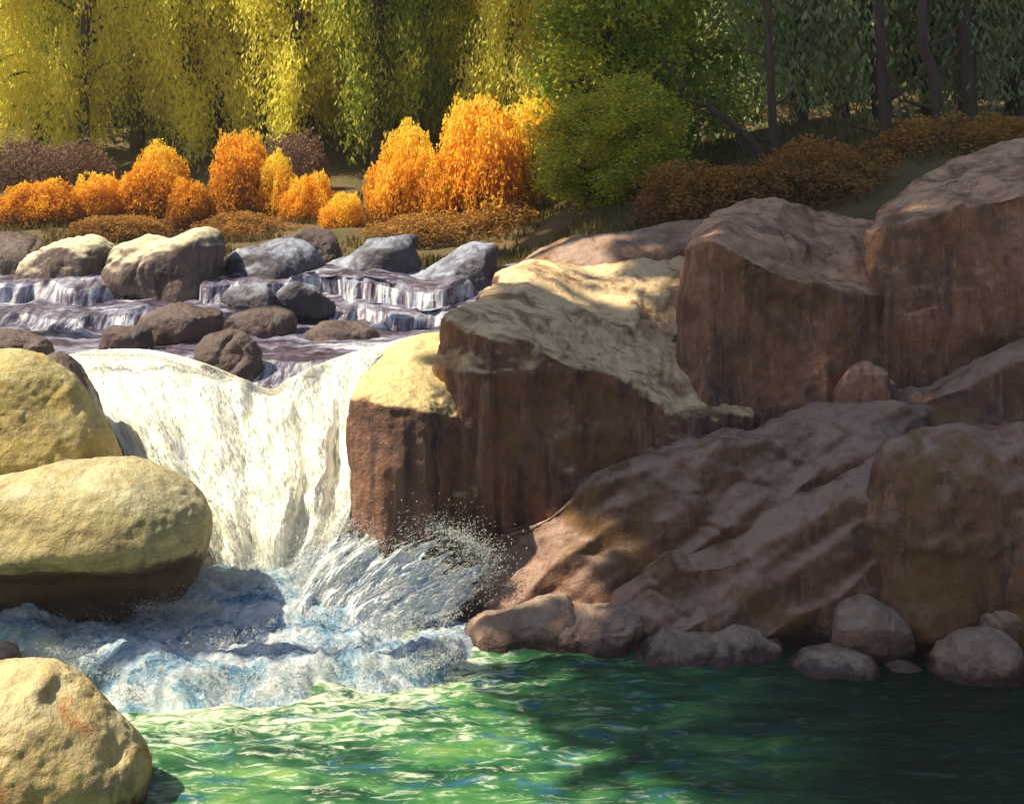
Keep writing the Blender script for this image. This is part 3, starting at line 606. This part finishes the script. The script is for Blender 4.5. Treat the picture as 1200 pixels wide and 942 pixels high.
def drops(n, src, spread, seed, tone=.75, size=.006):
    r = np.random.RandomState(seed); Sx = np.array([at(*p) for p in src]); i = r.randint(0, len(Sx), n)
    C = Sx[i]+r.normal(size=(n, 3))*np.array(spread)*r.rand(n, 1)
    d_ = r.normal(size=(n, 3))*.5+np.array([.35, 0, .5]); d_ /= np.linalg.norm(d_, axis=1, keepdims=True)
    L = r.uniform(.5, 3.2, n)*size*1.6
    kk = np.linspace(-1, 1, 4)
    return C[:, None, :]+d_[:, None, :]*(L[:, None]*kk[None])[:, :, None], r.uniform(.3, 1, n)*size, np.clip(tone+.2*r.randn(n), 0, 1)
edge_ = [tuple(p) for p in resample(prow[4], 40)]; mid_ = [tuple(p) for p in resample(prow[3], 30)]
frn = [(px, np.interp(px, [40, 150, 250, 350, 450, 540], [760, 815, 835, 825, 800, 760]), 9.9+.3*R.random()) for px in np.linspace(60, 530, 50)]
frth = []
for q_ in range(600):
    xx = R.uniform(-4.4, -.45); yy = np.interp(xx, frx, fry)+R.random()**1.4*1.3+.05; frth.append((600+xx*F/yy, HY+(H-.20)*F/yy, yy))
sel = fall_pl; bs = [drops(3500, sel, (.05, .06, .05), 88, .88, .0026), drops(26000, frth, (.07, .07, .045), 87, .66, .0026), drops(9000, edge_+mid_, (.13, .12, .10), 81, .92, .0026), drops(5000, edge_, (.20, .14, .16), 86, .8, .0034), drops(22000, [(px, 690-abs(px-320)*.3, 11.3) for px in range(235, 430, 8)], (.15, .16, .14), 82, .72, .0026),
      drops(14000, frn, (.14, .12, .05), 83, .8, .0028), drops(6000, [(px, 712, 10.9) for px in range(165, 260, 8)], (.12, .1, .10), 84, .75, .0026),
      drops(5000, [(px, 416+max(0, px-175)*.30, 13.2) for px in range(90, 325, 4)], (.05, .06, .035), 85, .95, .0028)]
Pq = np.concatenate([b_[0] for b_ in bs]); me = strands(Pq, np.concatenate([b_[1] for b_ in bs]), np.concatenate([b_[2] for b_ in bs]), 'spray', M['spray'])
tag(link('spray', me, M['spray']), 'fine white drops flung up around the foot and the lip of the waterfall', 'spray', kind='stuff')
# ------------------------------------------------------------------ vegetation
def leaves(C, size, aspect, hang, seed, bias=None):
    """one little two-triangle-wide leaf face per centre; long axis hangs by 'hang' (1 = straight down)"""
    r = np.random.RandomState(seed); C = np.asarray(C); n = len(C)
    L = r.normal(size=(n, 3)); L /= np.linalg.norm(L, axis=1, keepdims=True); L = L*(1-hang)+np.array([0, 0, -1])*hang
    L /= np.linalg.norm(L, axis=1, keepdims=True)
    A = np.cross(L, r.normal(size=(n, 3))); A /= np.linalg.norm(A, axis=1, keepdims=True)
    s = size*r.uniform(.6, 1.3, n)[:, None]
    V = np.stack([C-L*s*aspect*.5, C+A*s*.5, C+L*s*aspect*.5, C-A*s*.5], 1).reshape(-1, 3)
    me = mesh('leaves', V, np.arange(4*n).reshape(n, 4), smooth=False)
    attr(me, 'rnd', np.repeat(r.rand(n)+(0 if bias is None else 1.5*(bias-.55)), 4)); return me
def tube(path, r0, r1, ns=7):
    path = np.asarray(path, float); K = len(path); T_ = np.gradient(path, axis=0); T_ /= np.linalg.norm(T_, axis=1, keepdims=True)+1e-9
    A = np.cross(T_, [.3, 1, .2]); A /= np.linalg.norm(A, axis=1, keepdims=True)+1e-9; B = np.cross(T_, A)
    rr = np.linspace(r0, r1, K)[:, None]; V = []
    th = np.arange(ns)*2*math.pi/ns
    V = (path[:, None]+rr[:, None]*(np.cos(th)[None, :, None]*A[:, None]+np.sin(th)[None, :, None]*B[:, None])).reshape(-1, 3)
    return V, grid_faces(K, ns, True)
def joinm(parts):
    V = []; Fc = []; o = 0
    for v, f in parts: V.append(v); Fc.append(f+o); o += len(v)
    return np.concatenate(V), np.concatenate(Fc)
def tree_meshes(seed, h, rad, base, kind, n=9000, size=.10, aspect=2.4, hang=.6, lean=0., tr=.018):
    r = np.random.RandomState(seed); parts = []; C = []
    zz = np.linspace(0, h, 12); wx = np.cumsum(r.normal(0, .05, 12))+lean*zz; wy = np.cumsum(r.normal(0, .04, 12)); wx -= wx[0]; wy -= wy[0]
    parts.append(tube(np.stack([wx, wy, zz-.2], 1), tr*h+.03, .02))
    nb = 46 if kind == 'conifer' else 34
    for i in range(nb):
        f = base+(1-base)*(i+.5)/nb; z = f*h; a = r.rand()*6.283+i*2.4
        prof = {'conifer': (1-(f-base)/(1-base))**.8+.08, 'column': math.sin(math.pi*min(1, ((f-base)/(1-base))*.85+.15))**.6+.05, 'round': math.sin(math.pi*min(1, ((f-base)/(1-base))*.86+.12))**.5}[kind]
        L = rad*prof*r.uniform(.7, 1.12); x0 = np.interp(z, zz, wx); y0 = np.interp(z, zz, wy)
        rise = {'conifer': -.25, 'column': .55, 'round': .35}[kind]*L
        k = np.linspace(0, 1, 5); p = np.stack([x0+math.cos(a)*L*k, y0+math.sin(a)*L*k, z+rise*np.sin(k*1.57)-(.15*L*k*k if kind != 'conifer' else 0)], 1)
        parts.append(tube(p, .006*h+.012, .006, 4))
        m = int(n/nb); ncl = 5 if kind != 'conifer' else 6
        for q in range(ncl):
            kk = r.uniform(.25, 1.05); cc = np.array([np.interp(kk, k, p[:, j]) for j in range(3)])+r.normal(0, .09*rad, 3)
            if kind == 'conifer': sg = np.array([.13*rad, .13*rad, .09*rad+.06])
            else: sg = np.array([.15, .15, .34 if hang > .5 else .17])*rad
            cl = cc+r.normal(size=(m//ncl, 3))*sg
            if hang > .5: cl[:, 2] -= np.abs(r.normal(0, .25*rad, len(cl)))*.7
            C.append(cl)
    tm = mesh('trunk', *joinm(parts)); lm = leaves(np.concatenate(C), size, aspect, hang, seed+1)
    return tm, lm
def plant_tree(tm, lm, x, y, sc, rz, leaf, label, group, name='tree', cat='tree', zoff=0, sz=1.):
    t_ = thing(name, (x, y, gz(x, y)+zoff-.1), label, cat, group, rz); t_.scale = (sc, sc, sc*sz)
    a = link('trunk', tm, M['bark'], t_); b = link('crown', lm, None, t_)
    if not lm.materials: lm.materials.append(M[leaf])
    return t_
def tm_set(leaf, *args, **kw):
    tm, lm = tree_meshes(*args, **kw); tm.materials.append(M['bark']); lm.materials.append(M[leaf]); return tm, lm
# yellow-green curtain trees (upper left)
TY = [tm_set('lf_yellow', 300+i, 9.5, 1.35, .10, 'column', 26000, .050, 3.2, .6) for i in range(3)]
TD = [tm_set('lf_dark', 310+i, 9, 1.9, .04, 'conifer', 16000, .085, 2.2, .45) for i in range(2)]
TT = [tm_set('lf_teal', 320+i, 11, 2.0, .12, 'column', 18000, .075, 2.8, .6) for i in range(2)]
TG = [tm_set('lf_green', 330+i, 6.5, 1.9, .03, 'round', 22000, .085, 1.7, .3) for i in range(2)]
ORD = ['first', 'second', 'third', 'fourth', 'fifth', 'sixth', 'seventh', 'eighth', 'ninth', 'tenth', 'eleventh', 'twelfth', 'thirteenth', 'fourteenth']
def pX(px, Y): return (px-600)*Y/F
YL = [(-8, 30, 0, 1.0), (45, 32.5, 1, 1.02), (100, 30.5, 2, .96), (160, 33, 0, 1.05), (212, 31, 1, .9), (262, 34, 2, 1.1), (305, 31.5, 0, .92), (350, 30.5, 2, .95),
      (398, 33, 1, 1.08), (440, 30.5, 0, .98), (492, 32, 1, .94), (540, 34, 2, 1.1), (592, 31, 0, .95), (640, 33.5, 1, 1.0)]
desc = ['leftmost yellow-green tree, cut by the left frame edge', 'yellow-green tree just right of the leftmost one, standing farther back', 'bright yellow tree above the gap between the first two orange bushes',
        'tall yellow-green tree behind the second and third orange bushes', 'slim yellow-green tree above the round two-humped orange bush', 'distant yellow-green tree left of the peaked orange bush',
        'narrow yellow-green tree directly above the peaked orange bush', 'yellow-green tree right of the peaked orange bush, low skirt', 'tall set-back tree above the small low orange bush',
        'vivid yellow tree above the gap left of the tall orange bush', 'yellow-green tree above the tall orange bush', 'set-back pale tree above the left of the biggest orange bush',
        'yellow-green tree over the right of the biggest orange bush', 'last yellow-green tree before the leafy green one, right of centre']
for i, (px, yy, k, sc) in enumerate(YL):
    plant_tree(*TY[k], pX(px, yy), yy, sc, i*1.3, 'lf_yellow', desc[i], 'yellow-green trees of the far forest edge')
dk = [(20, 36), (75, 38), (130, 35.5), (185, 37.5), (240, 36), (290, 38.5), (330, 35.5), (375, 38), (425, 36), (470, 37.5), (515, 36), (565, 38), (615, 36.5), (665, 35)]
for i, (px, yy) in enumerate(dk):
    plant_tree(*TD[i % 2], pX(px, yy), yy, 1.0+.1*(i % 3), i*2.1, 'lf_dark', ORD[i]+' from the left of the dark conifers in gaps behind the yellow-green trees', 'dark conifers behind the yellow-green trees', name='conifer', cat='conifer')
# the nearer leafy green tree at centre
for i, (px, yy, k, sc, lb) in enumerate([(705, 23.5, 0, .82, 'leafy green tree with yellow-tipped clumps above the brown turf, nearest the biggest orange bush'), (775, 25, 1, .98, 'leafy green tree standing right behind the nearer green one'),
                                         (690, 21.5, 1, .50, 'low bright green bush at the foot of the leafy green tree'), (748, 21, 0, .52, 'low dark green bush under the right side of the leafy green tree')]):
    plant_tree(*TG[k], pX(px, yy), yy, sc, i*1.7, 'lf_green', lb, 'green leafy trees and bushes at the centre', zoff=0, name='tree' if i < 2 else 'bush', cat='tree' if i < 2 else 'bush', sz=1. if i < 2 else .58)
tk = [(830, 28, 0, 'forked'), (885, 31, 1, ''), (935, 27, 0, ''), (985, 30, 1, ''), (1035, 26.5, 0, ''), (1085, 29, 1, ''), (1135, 27, 0, ''), (1190, 29.5, 1, ''), (1240, 27, 0, '')]
tl_ = ['shaded dark green tree next to the leafy green one', 'shaded tree set back above the peaked boulder', 'shaded dark tree above the right side of the peaked boulder', 'set-back shaded tree over the dip between the two highest boulders',
       'shaded tree above the left shoulder of the tallest boulder', 'set-back shaded tree above the pale ribbed crown of the tallest boulder', 'shaded dark tree high at right, above the tallest boulder', 'set-back shaded tree at the right frame edge', 'nearer shaded tree cut off by the right frame edge']
for i, (px, yy, k, _) in enumerate(tk):
    plant_tree(*TT[k], pX(px, yy), yy, 1.0, i*2.3, 'lf_teal', tl_[i], 'shaded trees of the right-hand forest')
for i, (px, yy) in enumerate([(700, 36), (750, 38), (810, 35), (860, 37), (915, 35.5), (965, 37.5), (1015, 36), (1065, 38), (1115, 35), (1165, 37), (1215, 36)]):
    plant_tree(*TD[i % 2], pX(px, yy), yy, 1.1, i*1.9, 'lf_dark', ORD[i]+' from the left of the dark conifers deep in the right-hand forest', 'dark conifers deep in the right-hand forest', name='conifer', cat='conifer')
# bare dark trunks seen in the right-hand forest
for i, (pts_, yy, r0, lb) in enumerate([
    ([(905, 240), (903, 200), (880, 165), (850, 140), (830, 125)], 20, .10, 'leaning dark trunk rising left out of the notch by the peaked boulder'),
    ([(912, 235), (908, 190), (905, 130), (902, 60), (900, -40)], 20.3, .10, 'straight dark trunk directly behind the peaked boulder'),
    ([(1100, 200), (1102, 150), (1095, 90), (1080, 50), (1082, -40)], 21, .15, 'crooked brown trunk above the tallest boulder'),
    ([(1040, 225), (1038, 150), (1034, 80), (1028, -40)], 21.5, .14, 'straight brown trunk left of the crooked one')]):
    P = np.array([at(px, py, yy) for px, py in pts_]); b0 = np.array([P[0][0], yy, gz(P[0][0], yy)-.2]); P = resample(np.vstack([b0, P]), 14)
    br = [tube(P, r0, r0*.5, 9)]
    for q in range(5):
        s = P[4+q*2]; k = np.linspace(0, 1, 5)[:, None]; dx = R.choice((-1, 1))*R.uniform(.5, 1.1)
        br.append(tube(s+k*np.array([dx, R.uniform(-.3, .3), .1])+k**2*np.array([0, 0, .7])+.04*np.sin(k*9)*np.array([1, 0, 1]), r0*.3, .008, 5))
    V, Fc = joinm(br); t_ = thing('tree', tuple(b0), lb, 'tree', 'bare trunks behind the right-hand boulders')
    link('trunk', mesh('trunk', V-b0, Fc), M['bark'], t_)
# bushes
def bush_meshes(seed, leaf, n=21000, size=.034):
    r = np.random.RandomState(seed); parts = []
    d = r.normal(size=(n, 3)); d[:, 2] = np.abs(d[:, 2]); d /= np.linalg.norm(d, axis=1, keepdims=True)
    rad = (.45+.55*r.rand(n)**.45)*(1+.16*fbm(d*2.3, seed, 3)+.05*fbm(d*7, seed+1, 2))
    C = d*rad[:, None]*[1, 1, 1.0]+[0, 0, .08]
    keep = (r.rand(n) < .30+1.3*sst(.12, .62, C[:, 2])) & (vn(C*5, seed+4) > -.45); C = C[keep]
    for i in range(70):
        a = r.rand()*6.283; ph = math.acos(r.uniform(.05, 1)); tip = np.array([math.cos(a)*math.sin(ph), math.sin(a)*math.sin(ph), math.cos(ph)+.08])*r.uniform(.8, 1.08)
        k = np.linspace(0, 1, 6)[:, None]; p = k*tip; p[:, 2] = tip[2]*k[:, 0]**.8; p[:, :2] *= (k**.8); parts.append(tube(p, .016, .004, 4))
    for i in range(420):        # fine upright twigs
        a = r.rand()*6.283; rr = r.rand()**.5; b0 = np.array([math.cos(a)*rr*.9, math.sin(a)*rr*.9, 0]); h_ = math.sqrt(max(.05, 1-rr*rr*.85))*r.uniform(.35, .85)
        k = np.linspace(0, 1, 4)[:, None]; parts.append(tube(b0+k*np.array([r.normal(0, .08), r.normal(0, .08), h_]), .010, .003, 3))
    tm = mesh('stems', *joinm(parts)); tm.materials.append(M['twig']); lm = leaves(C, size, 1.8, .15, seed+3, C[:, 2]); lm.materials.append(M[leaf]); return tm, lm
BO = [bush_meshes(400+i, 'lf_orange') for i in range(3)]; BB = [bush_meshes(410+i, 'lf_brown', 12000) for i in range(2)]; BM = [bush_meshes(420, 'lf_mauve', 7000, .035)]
def bush(ms, px, pyb, pyt, wpx, Y_, label, group, rz=0):
    x0 = pX(px, Y_); zb_ = at(px, pyb, Y_)[2]; zb_ = min(zb_, gz(x0, Y_)+.15); zt_ = at(px, pyt, Y_)[2]; hh_ = (zt_-zb_)/1.17; ww = wpx*Y_/F/2/.88
    o = thing('bush', (x0, Y_, zb_), label, 'bush', group, rz); o.scale = (ww, min(ww, 1.1), hh_)
    link('stems', ms[0], None, o); link('foliage', ms[1], None, o); return o
OG = 'orange bushes along the far bank'
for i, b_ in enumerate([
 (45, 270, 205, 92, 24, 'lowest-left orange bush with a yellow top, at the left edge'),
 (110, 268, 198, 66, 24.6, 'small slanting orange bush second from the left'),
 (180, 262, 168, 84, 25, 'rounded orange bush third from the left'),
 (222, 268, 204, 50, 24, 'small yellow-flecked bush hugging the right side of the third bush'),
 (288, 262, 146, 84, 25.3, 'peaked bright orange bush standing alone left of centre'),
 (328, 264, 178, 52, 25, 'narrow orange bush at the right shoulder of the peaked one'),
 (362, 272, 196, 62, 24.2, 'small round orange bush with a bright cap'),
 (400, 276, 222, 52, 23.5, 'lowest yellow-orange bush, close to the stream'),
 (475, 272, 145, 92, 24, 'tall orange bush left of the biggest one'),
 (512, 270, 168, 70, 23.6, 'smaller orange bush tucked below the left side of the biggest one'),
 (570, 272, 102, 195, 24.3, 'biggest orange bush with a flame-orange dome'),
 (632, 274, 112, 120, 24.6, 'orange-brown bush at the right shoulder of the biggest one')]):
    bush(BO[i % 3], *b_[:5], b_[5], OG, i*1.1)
for i, b_ in enumerate([
 (140, 278, 250, 110, 23.3, 'low russet bush under the second orange bush'), (285, 282, 248, 130, 23.4, 'low russet bush under the peaked orange bush'), (500, 284, 248, 130, 22.4, 'low russet bush under the tall orange bush'),
 (590, 284, 232, 120, 22.8, 'russet bush in front of the biggest orange bush'),
 (835, 262, 186, 190, 17.0, 'brown bush beside the peaked boulder, left of the bare trunks'), (950, 262, 162, 210, 17.2, 'brown bush in the dip between the two highest boulders'), (1010, 262, 172, 130, 18.0, 'dim brown bush left of the tallest boulder'),
 (1115, 210, 134, 200, 18.2, 'brown bush behind the tallest boulder'), (1190, 200, 130, 120, 19.8, 'brown bush at the right frame edge behind the tallest boulder')]):
    bush(BB[i % 2], *b_[:5], b_[5], 'russet bushes', i*1.3)
for i, b_ in enumerate([(25, 225, 158, 90, 27.5, 'mauve-brown bare bush behind the leftmost orange bush'), (85, 222, 158, 90, 27.2, 'mauve-brown bare bush behind the second orange bush'), (345, 215, 148, 80, 28, 'mauve-brown bare bush right of the peaked orange bush')]):
    bush(BM[0], *b_[:5], b_[5], 'bare mauve bushes', i*1.3)
# unseen tall pines added beyond the left frame edge to shade the right-hand rocks
PN = [tm_set('lf_dark', 500+i, 28, (3.7, 3.1)[i], (.552, .41)[i], 'round', 18000, .36, 1.8, .3, tr=.006) for i in range(2)]
PL = [(-8.3, 14.8, .0), (-8.3, 9.35, 1.2), (-10.2, 18.6, 2.2)]
for i, (x0, y0, rz) in enumerate(PL):
    plant_tree(*PN[i % 2], x0, y0, 1.0, rz, 'lf_dark', 'tall pine added to cast shade outside the picture, '+ORD[i]+' of three on the left bank', 'pines added for shade, outside the picture on the left', name='shade_pine', cat='pine tree')

# grass and litter along the far bank
rs = np.random.RandomState(9); n = 26000; x = rs.uniform(-10, 9, n); y = 17.2+rs.rand(n)**1.3*11; z = terrain_h(x, y)
ok = fbm(np.stack([x*.8, y*.8, 0*x], 1), 91, 3) > -.25; x, y, z = x[ok], y[ok], z[ok]
me = leaves(np.stack([x, y, z+.05], 1), .035, 5.5, .75, 12)
M['lf_grass'] = leaf_mat('dry_grass', [(0, (.07, .08, .025)), (.5, (.16, .13, .045)), (1, (.26, .19, .07))], .3, .8); me.materials.append(M['lf_grass'])
tag(link('grass', me, None), 'dry brown and olive grass on the far bank', 'grass', kind='stuff')
